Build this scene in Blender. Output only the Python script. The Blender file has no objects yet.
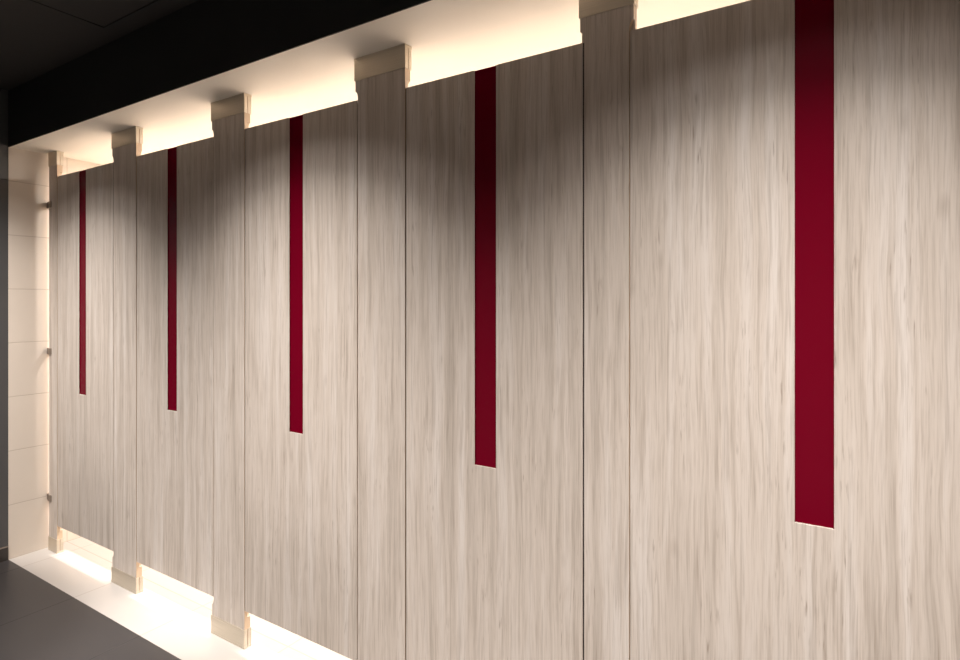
import bpy, bmesh, math, random
from mathutils import Vector

COL = bpy.context.scene.collection
PI = math.pi

# ------------------------------------------------------------------ sizes
HC   = 2.309      # white soffit height
HM   = 2.625      # dark ceiling height
EYE  = 1.4415
DCAM = 1.501
XL   = -3.942     # end wall
XR   = 1.9
YB   = 1.35       # cubicle back wall
YF   = -0.180     # bulkhead face / change of floor
YR   = -3.0       # wall behind the camera
DB, DT = 0.158, 2.161      # door bottom / top
SB   = 0.9355              # bottom of the red inlay
T    = 0.028               # panel thickness
TF   = 0.013               # front layer

# ------------------------------------------------------------------ node helpers
def new_mat(name):
    m = bpy.data.materials.new(name); m.use_nodes = True
    nt = m.node_tree; b = nt.nodes['Principled BSDF']
    return m, nt, b

def simple(name, col, rough=0.5, metal=0.0, spec=0.5, coat=0.0):
    m, nt, b = new_mat(name)
    b.inputs['Base Color'].default_value = (*col, 1)
    b.inputs['Roughness'].default_value = rough
    b.inputs['Metallic'].default_value = metal
    b.inputs['Specular IOR Level'].default_value = spec
    b.inputs['Coat Weight'].default_value = coat
    return m

class N:
    def __init__(s, nt): s.nt = nt
    def node(s, t, **kw):
        n = s.nt.nodes.new(t)
        for k, v in kw.items(): setattr(n, k, v)
        return n
    def link(s, a, b): s.nt.links.new(a, b)
    def math(s, op, a, b=None, c=None, clamp=False):
        n = s.node('ShaderNodeMath', operation=op, use_clamp=clamp)
        for i, v in enumerate((a, b, c)):
            if v is None: continue
            if isinstance(v, (int, float)): n.inputs[i].default_value = v
            else: s.link(v, n.inputs[i])
        return n.outputs[0]
    def ramp(s, fac, stops):
        n = s.node('ShaderNodeValToRGB')
        e = n.color_ramp.elements
        while len(e) > 1: e.remove(e[-1])
        e[0].position = stops[0][0]; e[0].color = (*stops[0][1], 1)
        for p, c in stops[1:]:
            k = e.new(p); k.color = (*c, 1)
        s.link(fac, n.inputs[0]); return n.outputs[0]
    def noise(s, vec, scale, detail=3, rough=0.5, dist=0.0):
        n = s.node('ShaderNodeTexNoise')
        n.inputs['Scale'].default_value = scale; n.inputs['Detail'].default_value = detail
        n.inputs['Roughness'].default_value = rough; n.inputs['Distortion'].default_value = dist
        s.link(vec, n.inputs['Vector']); return n.outputs['Fac']
    def mapping(s, vec, scale=(1,1,1), loc=None):
        n = s.node('ShaderNodeMapping'); n.inputs['Scale'].default_value = scale
        s.link(vec, n.inputs['Vector'])
        if loc is not None: s.link(loc, n.inputs['Location'])
        return n.outputs[0]
    def mix(s, fac, a, b, blend='MIX'):
        n = s.node('ShaderNodeMix', data_type='RGBA', blend_type=blend)
        for i, v in ((0, fac), (6, a), (7, b)):
            if isinstance(v, (int, float)): n.inputs[i].default_value = v
            elif isinstance(v, tuple): n.inputs[i].default_value = (*v, 1)
            else: s.link(v, n.inputs[i])
        return n.outputs[2]

def wood_material():
    m, nt, b = new_mat('bleached_oak_laminate'); n = N(nt)
    tc = n.node('ShaderNodeTexCoord').outputs['Object']
    oi = n.node('ShaderNodeObjectInfo').outputs['Random']
    off = n.node('ShaderNodeCombineXYZ')
    n.link(n.math('MULTIPLY', oi, 37.0), off.inputs[0]); n.link(n.math('MULTIPLY', oi, 91.0), off.inputs[2])
    base = n.node('ShaderNodeVectorMath', operation='ADD')
    n.link(tc, base.inputs[0]); n.link(off.outputs[0], base.inputs[1]); p = base.outputs[0]
    # slow sideways wander of the grain
    w = n.noise(n.mapping(p, (7, 1, 1.6)), 1.0, 2)
    w2 = n.noise(n.mapping(p, (30, 1, 9)), 1.0, 2)
    wv = n.math('ADD', n.math('MULTIPLY', n.math('SUBTRACT', w, 0.5), 0.030),
                n.math('MULTIPLY', n.math('SUBTRACT', w2, 0.5), 0.0035))
    c = n.node('ShaderNodeCombineXYZ'); n.link(wv, c.inputs[0])
    pw = n.node('ShaderNodeVectorMath', operation='ADD'); n.link(p, pw.inputs[0]); n.link(c.outputs[0], pw.inputs[1]); pw = pw.outputs[0]
    broad = n.noise(n.mapping(pw, (26, 1, 0.8)), 1.0, 3, 0.55)
    mid   = n.noise(n.mapping(pw, (95, 1, 2.8)), 1.0, 3, 0.6)
    fine  = n.noise(n.mapping(pw, (330, 1, 8.0)), 1.0, 3, 0.6)
    col = n.ramp(broad, [(0.30, (0.530, 0.470, 0.415)), (0.48, (0.640, 0.572, 0.512)), (0.68, (0.715, 0.662, 0.618))])
    mm = n.ramp(mid, [(0.30, (0.76, 0.735, 0.71)), (0.50, (1, 1, 1)), (0.75, (1.0, 1.0, 1.0))])
    ff = n.ramp(fine, [(0.30, (0.78, 0.755, 0.73)), (0.52, (1, 1, 1)), (0.8, (1, 1, 1))])
    col = n.mix(1.0, col, mm, 'MULTIPLY'); col = n.mix(0.85, col, ff, 'MULTIPLY')
    # dark pore dashes gathered in patches
    dash = n.noise(n.mapping(pw, (190, 1, 14)), 1.0, 2, 0.5)
    patch = n.noise(n.mapping(pw, (16, 1, 2.2)), 1.0, 2, 0.5)
    dm = n.math('MULTIPLY', n.math('MULTIPLY', n.math('SUBTRACT', dash, 0.60), 7.0, clamp=True),
                n.math('MULTIPLY', n.math('SUBTRACT', patch, 0.47), 6.0, clamp=True), clamp=True)
    col = n.mix(n.math('MULTIPLY', dm, 0.75), col, (0.25, 0.19, 0.145))
    # small knots
    vo = n.node('ShaderNodeTexVoronoi'); vo.inputs['Scale'].default_value = 1.0
    n.link(n.mapping(pw, (9, 1, 3.2)), vo.inputs['Vector'])
    kn = n.math('SUBTRACT', 1.0, n.math('MULTIPLY', vo.outputs['Distance'], 9.0), clamp=True)
    col = n.mix(n.math('MULTIPLY', kn, 0.28), col, (0.22, 0.165, 0.125))
    n.link(col, b.inputs['Base Color'])
    b.inputs['Roughness'].default_value = 0.5
    b.inputs['Specular IOR Level'].default_value = 0.3
    bp = n.node('ShaderNodeBump'); bp.inputs['Strength'].default_value = 0.12; bp.inputs['Distance'].default_value = 0.001
    n.link(fine, bp.inputs['Height']); n.link(bp.outputs[0], b.inputs['Normal'])
    return m

def tile_material(name, col, grout, axes, rough, gw=0.0022, var=0.03, spec=0.5, gmix=1.0, streak=0.0):
    """axes: list of (axis index, period, offset) in world space"""
    m, nt, b = new_mat(name); n = N(nt)
    pos = n.node('ShaderNodeNewGeometry').outputs['Position']
    sep = n.node('ShaderNodeSeparateXYZ'); n.link(pos, sep.inputs[0])
    mask = None; ids = []
    for ax, per, off in axes:
        q = n.math('DIVIDE', n.math('SUBTRACT', sep.outputs[ax], off), per)
        fr = n.math('FRACT', q); ids.append(n.math('FLOOR', q))
        dist = n.math('MULTIPLY', n.math('MINIMUM', fr, n.math('SUBTRACT', 1.0, fr)), per)
        g = n.math('SUBTRACT', 1.0, n.math('DIVIDE', n.math('SUBTRACT', dist, gw*0.5), gw*0.6), clamp=True)
        mask = g if mask is None else n.math('MAXIMUM', mask, g)
    cx = n.node('ShaderNodeCombineXYZ')
    for i, v in enumerate(ids): n.link(v, cx.inputs[i])
    wn = n.node('ShaderNodeTexWhiteNoise'); n.link(cx.outputs[0], wn.inputs['Vector'])
    cl = n.noise(pos, 6.0, 4)
    v = n.math('ADD', n.math('MULTIPLY', n.math('SUBTRACT', wn.outputs['Value'], 0.5), var),
               n.math('MULTIPLY', n.math('SUBTRACT', cl, 0.5), var*2))
    v = n.math('ADD', v, 1.0)
    vv = n.node('ShaderNodeCombineXYZ')
    for i in range(3): n.link(v, vv.inputs[i])
    c = n.mix(1.0, tuple(col), vv.outputs[0], 'MULTIPLY')
    c = n.mix(n.math('MULTIPLY', mask, gmix), c, tuple(grout))
    n.link(c, b.inputs['Base Color'])
    rr = n.math('ADD', rough, n.math('MULTIPLY', mask, 0.25)); n.link(rr, b.inputs['Roughness'])
    b.inputs['Specular IOR Level'].default_value = spec
    bp = n.node('ShaderNodeBump'); bp.inputs['Strength'].default_value = 0.4; bp.inputs['Distance'].default_value = 0.0015
    n.link(n.math('SUBTRACT', 1.0, mask), bp.inputs['Height']); n.link(bp.outputs[0], b.inputs['Normal'])
    return m

def brushed_steel():
    m, nt, b = new_mat('brushed_steel'); n = N(nt)
    tc = n.node('ShaderNodeTexCoord').outputs['Object']
    f = n.noise(n.mapping(tc, (6, 6, 900)), 1.0, 2)
    n.link(n.ramp(f, [(0.3, (0.60, 0.54, 0.45)), (0.7, (0.72, 0.66, 0.56))]), b.inputs['Base Color'])
    b.inputs['Metallic'].default_value = 0.85
    n.link(n.math('ADD', 0.30, n.math('MULTIPLY', f, 0.15)), b.inputs['Roughness'])
    return m

def paint(name, col, rough, bump=0.05):
    m, nt, b = new_mat(name); n = N(nt)
    pos = n.node('ShaderNodeNewGeometry').outputs['Position']
    f = n.noise(pos, 3.0, 4)
    n.link(n.ramp(f, [(0.3, tuple(c*0.96 for c in col)), (0.7, tuple(col))]), b.inputs['Base Color'])
    b.inputs['Roughness'].default_value = rough
    g = n.noise(pos, 260.0, 2)
    bp = n.node('ShaderNodeBump'); bp.inputs['Strength'].default_value = bump; bp.inputs['Distance'].default_value = 0.0005
    n.link(g, bp.inputs['Height']); n.link(bp.outputs[0], b.inputs['Normal'])
    return m

WOOD  = wood_material()
EDGE  = simple('beige_edge_band', (0.62, 0.47, 0.33), 0.45)
STEEL = brushed_steel()
RED   = simple('deep_red_back_painted_glass', (0.150, 0.0005, 0.0115), 0.22, spec=0.14)
CLIP  = simple('satin_nickel', (0.36, 0.31, 0.27), 0.45, metal=0.9)
LTILE = tile_material('cream_floor_tile', (0.49, 0.467, 0.445), (0.38, 0.345, 0.315), [(0, 0.605, -3.165), (1, 0.30, 0.107)], 0.30, gw=0.003)
WTILE = tile_material('cream_wall_tile', (0.72, 0.65, 0.575), (0.56, 0.49, 0.42), [(2, 0.303, 0.0), (1, 0.605, 0.107)], 0.42, gw=0.0025, spec=0.2)
DTILE = tile_material('charcoal_floor_tile', (0.038, 0.035, 0.036), (0.030, 0.027, 0.027), [(0, 0.605, -3.165), (1, 0.605, -0.173)], 0.42, gw=0.003)
SOFF  = paint('cream_soffit_paint', (0.85, 0.80, 0.72), 0.6)
BLACK = paint('black_bulkhead_paint', (0.010, 0.010, 0.011), 0.6)
CEILM = tile_material('charcoal_ceiling_board', (0.028, 0.024, 0.022), (0.006, 0.005, 0.005), [(0, 40.0, -20.0), (1, 40.0, -20.0)], 0.7, gw=0.004)
DWALL = tile_material('charcoal_wall_panel', (0.070, 0.070, 0.072), (0.035, 0.035, 0.036), [(2, 2.124, 0.0), (1, 1.2, -0.173)], 0.45, gw=0.003)
SKIRT = simple('charcoal_skirting', (0.035, 0.030, 0.028), 0.4)
CAN   = simple('matt_black_baffle', (0.008, 0.008, 0.008), 0.6)

def emis(name, col, st):
    m, nt, b = new_mat(name)
    b.inputs['Base Color'].default_value = (*col, 1)
    b.inputs['Emission Color'].default_value = (*col, 1); b.inputs['Emission Strength'].default_value = st
    return m
LENS = emis('warm_lamp_lens', (1.0, 0.80, 0.60), 6.0)

# ------------------------------------------------------------------ mesh helpers
def bx(bm, x0, x1, y0, y1, z0, z1):
    vs = [bm.verts.new((x, y, z)) for x in (x0, x1) for y in (y0, y1) for z in (z0, z1)]
    for f in ((0,1,3,2), (4,6,7,5), (0,4,5,1), (2,3,7,6), (0,2,6,4), (1,5,7,3)):
        bm.faces.new([vs[i] for i in f])

def prism(bm, pts, y0, y1):
    """extrude an outline (x, z) from y0 to y1"""
    a = [bm.verts.new((x, y0, z)) for x, z in pts]
    b = [bm.verts.new((x, y1, z)) for x, z in pts]
    bm.faces.new(a); bm.faces.new(b[::-1])
    k = len(pts)
    for i in range(k):
        bm.faces.new((a[i], b[i], b[(i+1) % k], a[(i+1) % k]))

def cyl(bm, p0, p1, r, seg=20, r2=None):
    p0, p1 = Vector(p0), Vector(p1); d = (p1-p0).normalized()
    u = d.orthogonal().normalized(); v = d.cross(u); r2 = r if r2 is None else r2
    A = [bm.verts.new(p0 + (u*math.cos(t)+v*math.sin(t))*r) for t in [2*PI*i/seg for i in range(seg)]]
    B = [bm.verts.new(p1 + (u*math.cos(t)+v*math.sin(t))*r2) for t in [2*PI*i/seg for i in range(seg)]]
    bm.faces.new(A[::-1]); bm.faces.new(B)
    for i in range(seg): bm.faces.new((A[i], A[(i+1) % seg], B[(i+1) % seg], B[i]))

def obj(name, bm, mat, parent=None, bevel=0.0, loc=(0, 0, 0), mats=None):
    bmesh.ops.recalc_face_normals(bm, faces=bm.faces[:])
    me = bpy.data.meshes.new(name); bm.to_mesh(me); bm.free()
    for m in (mats or [mat]): me.materials.append(m)
    o = bpy.data.objects.new(name, me); COL.objects.link(o)
    o.location = loc
    if parent: o.parent = parent
    if bevel:
        b = o.modifiers.new('bevel', 'BEVEL'); b.width = bevel; b.segments = 2; b.limit_method = 'ANGLE'
        b.angle_limit = math.radians(40)
    return o

def thing(name, label, cat, loc, group=None):
    o = bpy.data.objects.new(name, None); COL.objects.link(o); o.empty_display_size = 0.1
    o.location = loc; o['label'] = label; o['category'] = cat
    if group: o['group'] = group
    return o

def struct(name, bm, mat, label, cat, mats=None):
    o = obj(name, bm, mat, mats=mats)
    o['kind'] = 'structure'; o['label'] = label; o['category'] = cat
    return o

def boxbm(*a):
    bm = bmesh.new(); bx(bm, *a); return bm

# ------------------------------------------------------------------ room shell
struct('floor', boxbm(XL-0.1, XR+0.1, YR-0.1, YF, -0.1, 0), DTILE, 'charcoal tiled floor in front of the cubicles', 'floor')
struct('floor.001', boxbm(XL-0.1, XR+0.1, YF, YB+0.1, -0.1, 0), LTILE, 'brightly lit cream tiled floor running under the cubicle doors', 'floor')
struct('wall_left', boxbm(XL-0.1, XL, YF, YB+0.1, 0, HC), WTILE, 'cream tiled end wall beside the leftmost cubicle', 'wall')
struct('wall_left.001', boxbm(XL-0.1, XL-0.004, YR-0.1, YF, 0, HM), DWALL, 'dark grey end wall at the far left edge', 'wall')
struct('wall_back', boxbm(XL, XR+0.1, YB, YB+0.1, 0, HC), WTILE, 'cream tiled wall inside the cubicles', 'wall')
struct('wall_right', boxbm(XR, XR+0.1, YR-0.1, YB, 0, HM), DWALL, 'dark wall at the right end of the washroom', 'wall')
struct('wall_front', boxbm(XL-0.1, XR+0.1, YR-0.1, YR, 0, HM), WTILE, 'cream tiled wall facing the cubicles', 'wall')

# lowered soffit over the cubicles: cream underside, black bulkhead face
struct('ceiling.001', boxbm(XL-0.1, XR+0.1, YF+0.004, YB+0.1, HC, HM+0.1), SOFF, 'glowing cream soffit above the cubicle doors', 'ceiling')
struct('trim_1', boxbm(XL-0.1, XR+0.1, YF, YF+0.004, HC, HM+0.1), BLACK, 'black bulkhead face edging the cream soffit', 'bulkhead')
# skirting on the dark wall with a thin metal cap
struct('baseboard_left', boxbm(XL-0.004, XL+0.006, YR, YF-0.004, 0, 0.072), SKIRT, 'dark skirting board at the foot of the dark end wall', 'skirting')
struct('trim_2', boxbm(XL-0.004, XL+0.007, YR, YF-0.004, 0.072, 0.077), CLIP, 'thin metal bead on top of the dark skirting', 'trim')

# dark ceiling with round holes for the recessed downlights
SPOTX = [-3.40, -1.74, -0.06, 1.60]
SPOTY = -0.83
FILLX = [-2.6, -0.6, 1.2]
FILLY = -2.1
HR = 0.043
def punched_ceiling():
    bm = boxbm(XL-0.1, XR+0.1, YR-0.1, YF, HM, HM+0.1)
    bmesh.ops.recalc_face_normals(bm, faces=bm.faces[:])
    me = bpy.data.meshes.new('tmp'); bm.to_mesh(me); bm.free(); me.materials.append(CEILM)
    o = bpy.data.objects.new('ceiling', me); COL.objects.link(o)
    c = bmesh.new()
    for x in SPOTX: cyl(c, (x, SPOTY, HM-0.05), (x, SPOTY, HM+0.2), HR, 40)
    for x in FILLX: cyl(c, (x, FILLY, HM-0.05), (x, FILLY, HM+0.2), HR, 40)
    bmesh.ops.recalc_face_normals(c, faces=c.faces[:])
    cm = bpy.data.meshes.new('cut'); c.to_mesh(cm); c.free()
    co = bpy.data.objects.new('cut', cm); COL.objects.link(co)
    md = o.modifiers.new('b', 'BOOLEAN'); md.operation = 'DIFFERENCE'; md.object = co; md.solver = 'EXACT'
    bpy.context.view_layer.update()
    ev = o.evaluated_get(bpy.context.evaluated_depsgraph_get())
    res = bpy.data.meshes.new_from_object(ev); res.name = 'ceiling'
    o.modifiers.clear(); o.data = res
    bpy.data.objects.remove(co)
    o['kind'] = 'structure'; o['label'] = 'black panelled ceiling in front of the bulkhead'; o['category'] = 'ceiling'
punched_ceiling()

def downlight(x, y, label, energy, cone, blend, group, radius=0.026, tilt=0.0, color=(1.0, 0.925, 0.865), profile=None):
    t = thing('recessed_downlight', label, 'ceiling light', (x, y, HM), group)
    bm = bmesh.new(); seg = 40; r = HR-0.001; ri = r-0.0015
    prof = [(r+0.006, -0.0015), (r+0.006, 0.0), (r, 0.0), (r, 0.085), (ri, 0.085), (ri, -0.0015)]
    rings = [[bm.verts.new((pr*math.cos(2*PI*i/seg), pr*math.sin(2*PI*i/seg), pz)) for i in range(seg)] for pr, pz in prof]
    for k in range(len(prof)):
        A, B = rings[k], rings[(k+1) % len(prof)]
        for i in range(seg): bm.faces.new((A[i], A[(i+1) % seg], B[(i+1) % seg], B[i]))
    obj('baffle', bm, CAN, t)
    bm = bmesh.new(); cyl(bm, (0, 0, 0.070), (0, 0, 0.076), ri-0.0005, seg)
    obj('lens', bm, LENS, t)
    L = bpy.data.lights.new('downlight_lamp', 'SPOT'); L.energy = energy; L.spot_size = math.radians(cone); L.spot_blend = blend
    L.shadow_soft_size = radius; L.color = color
    if profile:                                   # beam shape of the lamp: strength by angle from straight down
        L.use_nodes = True; n = N(L.node_tree); em = L.node_tree.nodes['Emission']
        sp = n.node('ShaderNodeSeparateXYZ'); n.link(n.node('ShaderNodeNewGeometry').outputs['Incoming'], sp.inputs[0])
        ang = n.math('DIVIDE', n.math('ARCCOSINE', n.math('ABSOLUTE', sp.outputs[2])), PI/2)
        n.link(n.ramp(ang, [(a/90.0, (v, v, v)) for a, v in profile]), em.inputs['Strength'])
    lo = bpy.data.objects.new('lamp', L); COL.objects.link(lo); lo.parent = t
    lo.location = (0, 0, 0.022); lo.rotation_euler = (tilt, 0, 0)
    return t

WHERE = ['left end of the black ceiling above the first two doors', 'middle of the black ceiling above the third and fourth doors',
         'black ceiling above the widest door at the right', 'black ceiling beyond the widest door by the right wall']
BEAM = [(0, 0.14), (14.5, 0.17), (19.0, 0.54), (22.5, 0.60), (29, 0.43), (36.5, 0.26), (42.5, 0.16), (46, 0.105), (50.5, 0.032), (56, 0.0)]
for x, w in zip(SPOTX, WHERE):
    downlight(x, SPOTY, 'small black recessed downlight, ' + w, 605, 120, 0.2, 'downlights washing the cubicle doors',
              profile=BEAM)
RW = ['over the left of the dark floor', 'over the middle of the dark floor', 'over the right of the dark floor']  # unseen fill lamps, added to raise the ambient light in the room
for x, w in zip(FILLX, RW):
    downlight(x, FILLY, 'added unseen fill downlight far from the cubicles, ' + w, 60, 120, 0.8, 'added fill lights over the dark floor')

# access hatch in the dark ceiling
t = thing('access_panel', 'flat square access hatch with a thin black frame in the black ceiling', 'ceiling hatch', (-2.39, -0.56, HM))
bm = bmesh.new()
for q in (-1, 1):
    bx(bm, *sorted((q*0.30, q*0.292)), -0.30, 0.30, -0.004, 0.0)
    bx(bm, -0.292, 0.292, *sorted((q*0.30, q*0.292)), -0.004, 0.0)
obj('hatch_frame', bm, CAN, t)
bm = bmesh.new(); bx(bm, -0.289, 0.289, -0.289, 0.289, -0.002, 0.0); obj('hatch_board', bm, CEILM, t)

# lamps inside the cubicles (round flush fittings on the soffit)
def cubicle_lamp(x, w):
    t = thing('cubicle_ceiling_light', 'round flush ceiling light inside the cubicle behind ' + w, 'ceiling light', (x, 0.85, HC), 'ceiling lights inside the cubicles')
    bm = bmesh.new(); cyl(bm, (0, 0, -0.012), (0, 0, 0), 0.075, 32); obj('housing', bm, simple('white_housing', (0.7, 0.7, 0.7)), t)
    bm = bmesh.new(); cyl(bm, (0, 0, -0.014), (0, 0, -0.012), 0.066, 32); obj('diffuser', bm, LENS, t)
    L = bpy.data.lights.new('cubicle_lamp', 'AREA'); L.shape = 'DISK'; L.size = 0.13; L.energy = 27; L.color = (1.0, 0.94, 0.89)
    lo = bpy.data.objects.new('lamp', L); COL.objects.link(lo); lo.parent = t; lo.location = (0, 0, -0.018)

# ------------------------------------------------------------------ doors
def arc(x_in, x_out, z0, h, n=8):
    """rounded end of a routed rebate, from the narrow edge up to the full edge"""
    return [(x_in + (x_out-x_in)*(1-math.cos(t)), z0 + h*math.sin(t)) for t in [PI/2*i/n for i in range(n+1)]]

LAP, GAP = 0.012, 0.004
GAP_SHADE = simple('dark_gap_shade', (0.03, 0.022, 0.018), 0.7)  # dark strips that paint the shade inside the door gaps
SW = 0.077
def door(xl, xr, xs, label, left_front_lip=False, right_shade=False):
    t = thing('cubicle_door', label, 'door', (xs, 0, DB), 'cubicle doors with a red inlay')
    if not left_front_lip: xl += 0.001
    if right_shade: xr -= 0.001
    a, b, h = xl-xs, xr-xs, DT-DB; s = SB-DB; w = SW/2
    bm = bmesh.new()
    prism(bm, [(a, 0), (b, 0), (b, h), (w, h), (w, s), (-w, s), (-w, h), (a, h)], 0, TF)
    aa = a+LAP if left_front_lip else a-LAP
    prism(bm, [(aa, 0), (b-LAP, 0), (b-LAP, h), (aa, h)], TF, T)
    obj('door_leaf', bm, WOOD, t, bevel=0.0009)
    if not left_front_lip:
        bm = bmesh.new(); bx(bm, a-0.0045, a-0.0005, 0.0025, TF-0.0005, 0, h); obj('gap_shade_strip', bm, GAP_SHADE, t)['label'] = 'dark strip standing in for the shade in the gap'
    if right_shade:
        bm = bmesh.new(); bx(bm, b+0.0005, b+0.0045, 0.0025, TF-0.0005, 0, h); obj('gap_shade_strip', bm, GAP_SHADE, t)['label'] = 'dark strip standing in for the shade in the gap'
    bm = bmesh.new(); 
    bx(bm, -w+0.0004, w-0.0004, 0.004, TF-0.0003, s+0.0004, h-0.0004)
    for q in (-1, 1): bx(bm, *sorted((q*(w-0.0004), q*(w-0.0016))), 0.0006, 0.004, s+0.0004, h-0.0004)
    obj('red_inlay', bm, RED, t, bevel=0.0005)['label'] = 'deep red glossy vertical inlay'

DOORS = [(-3.798, -3.170, -3.498), (-2.941, -2.313, -2.630), (-2.092, -1.458, -1.779), (-1.234, -0.604, -0.922), (-0.471, 0.373, -0.049)]
DL = ['pale oak cubicle door nearest the end wall, with the smallest looking red strip',
      'pale oak cubicle door, second from the end wall, with a narrow red strip',
      'pale oak cubicle door in the middle of the five, third from the end wall',
      'pale oak cubicle door with red strip, just left of the widest door',
      'widest pale oak cubicle door at the right, cut by the frame edge, with the broadest looking red strip']
WH = ['the leftmost door', 'the second door from the end wall', 'the third door from the end wall', 'the fourth door from the end wall', 'the widest door']
for i, (a, b, c) in enumerate(DOORS):
    door(a+GAP*0.0, b, c, DL[i], left_front_lip=(i == 4), right_shade=(i == 3))
    cubicle_lamp(c, WH[i])

# ------------------------------------------------------------------ pilasters
SHT, SHB = 0.080, 0.078
def pilaster(x0, x1, left, right, label):
    """x0, x1: lower visible edges.  left/right: 'front' (door laps over the front), 'back' or None"""
    xc = (x0+x1)/2
    t = thing('pilaster', label, 'pilaster', (xc, 0, 0), 'pilasters between the cubicle doors')
    a, b = x0-xc, x1-xc; z0, z1 = 0.012, HC-0.008; zn = DT+0.002; H = 0.028
    bm = bmesh.new()
    def layer(Lcut, Rcut, y0, y1):
        A = a-(LAP if left == 'front' else 0); B = b+(LAP if right == 'front' else 0)
        pts = []
        ai, bi = A+(LAP if Lcut else 0), B-(LAP if Rcut else 0)
        znb = DB-0.004
        # right side going up
        if Rcut: pts += [(B, z0)] + [(x, z) for x, z in arc(bi, B, -znb, H)[::-1] and [(bi + (B-bi)*(1-math.cos(q)), znb - H*math.sin(q)) for q in [PI/2*k/8 for k in range(8, -1, -1)]]]
        else: pts += [(B, z0)]
        if Rcut: pts += arc(bi, B, zn, H)
        pts += [(B, z1)]
        pts += [(A, z1)]
        if Lcut: pts += arc(ai, A, zn, H)[::-1]
        if Lcut: pts += [(ai + (A-ai)*(1-math.cos(q)), znb - H*math.sin(q)) for q in [PI/2*k/8 for k in range(0, 9)]]
        pts += [(A, z0)]
        prism(bm, pts, y0, y1)
    layer(left == 'front', right == 'front', 0, TF)
    layer(left == 'back', right == 'back', TF, T)
    bm.normal_update()
    bmesh.ops.recalc_face_normals(bm, faces=bm.faces[:])
    for f in bm.faces:
        if abs(f.normal.x) > 0.3: f.material_index = 1
    obj('panel', bm, None, t, bevel=0.0007, mats=[WOOD, EDGE])
    A = a-(LAP if left == 'front' else 0); B = b+(LAP if right == 'front' else 0)
    def shoe(name, za, zb, base):
        bm = bmesh.new(); e = 0.003; g = 0.003
        bx(bm, A-e, B+e, -e, 0.0, za, zb)                # front sheet
        bx(bm, A-e, B+e, T, T+e, za, zb)                 # rear sheet
        for xa, xb in ((A-e, A), (B, B+e)):              # folded returns leaving a slot
            bx(bm, xa, xb, 0.0, T*0.5-g*0.5, za, zb); bx(bm, xa, xb, T*0.5+g*0.5, T, za, zb)
        if base < 0: bx(bm, A-e-0.001, B+e+0.001, -e-0.001, T+e+0.001, za, za+0.008)
        else: bx(bm, A-e-0.001, B+e+0.001, -e-0.001, T+e+0.001, zb-0.008, zb)
        obj(name, bm, STEEL, t, bevel=0.0006)['label'] = 'brushed steel ' + name.replace('_', ' ')
    shoe('floor_shoe', 0.0, SHB, -1)
    shoe('ceiling_shoe', HC-SHT, HC, 1)

pilaster(-3.905, -3.798-GAP, None, 'back', 'narrow corner pilaster between the cream end wall and the leftmost door')
pilaster(-3.170+GAP, -2.941-GAP, 'front', 'back', 'pale oak pilaster between the first and second doors from the end wall')
pilaster(-2.313+GAP, -2.092-GAP, 'front', 'back', 'pale oak pilaster between the second and third doors from the end wall')
pilaster(-1.458+GAP, -1.234-GAP, 'front', 'back', 'pale oak pilaster between the third and fourth doors from the end wall')
pilaster(-0.604+GAP, -0.471-GAP*0.6, 'front', 'front', 'pale oak pilaster with a curved notch beside the widest door, its foot below the frame')
pilaster(0.373+GAP, 0.600, 'front', None, 'pale oak pilaster at the far right of the widest door')
struct('wall_front.001', boxbm(0.600, XR, 0.0, 0.10, 0, HC), WTILE, 'tiled return wall past the last cubicle', 'wall')

# ------------------------------------------------------------------ clips holding the corner pilaster to the end wall
for z, w in ((2.008, 'topmost'), (1.155, 'middle'), (0.302, 'lowest')):
    t = thing('wall_bracket', 'small metal clip joining the corner pilaster to the end wall, %s of three' % w, 'bracket', (XL, 0, z), 'clips on the corner pilaster')
    bm = bmesh.new(); h = 0.018; g = -3.905-XL
    bx(bm, 0.0005, 0.004, 0.004, T-0.004, -h, h)                 # plate on wall
    bx(bm, 0.003, g-0.001, 0.002, T-0.002, -h, h)                 # bridge
    bx(bm, g-0.006, g+0.034, -0.005, -0.0003, -h, h)              # front jaw
    bx(bm, g-0.006, g+0.026, T+0.0003, T+0.005, -h, h)            # rear jaw
    bx(bm, g-0.006, g-0.0005, -0.005, T+0.005, -h, h)
    obj('clip_body', bm, CLIP, t, bevel=0.0012)
    bm = bmesh.new(); cyl(bm, (g+0.013, -0.0065, 0), (g+0.013, -0.004, 0), 0.005, 16); obj('screw', bm, CLIP, t)

# ------------------------------------------------------------------ world, camera
w = bpy.data.worlds.new('World'); bpy.context.scene.world = w; w.use_nodes = True
w.node_tree.nodes['Background'].inputs[0].default_value = (0.8, 0.85, 1, 1)
w.node_tree.nodes['Background'].inputs[1].default_value = 0.02

F = 574.0
cd = bpy.data.cameras.new('camera'); cam = bpy.data.objects.new('camera', cd); COL.objects.link(cam)
cd.sensor_width = 36; cd.lens = F/960*36; cd.shift_y = -28/960; cd.clip_start = 0.02
cam.location = (0, -DCAM, EYE)
cam.rotation_euler = (PI/2, 0, math.atan2(F, 916.0))
bpy.context.scene.camera = cam

vs = bpy.context.scene.view_settings
vs.view_transform = 'Standard'; vs.look = 'None'; vs.gamma = 1; vs.exposure = 0.0; vs.use_curve_mapping = False
bpy.context.scene.cycles.max_bounces = 12
bpy.context.scene.cycles.diffuse_bounces = 6
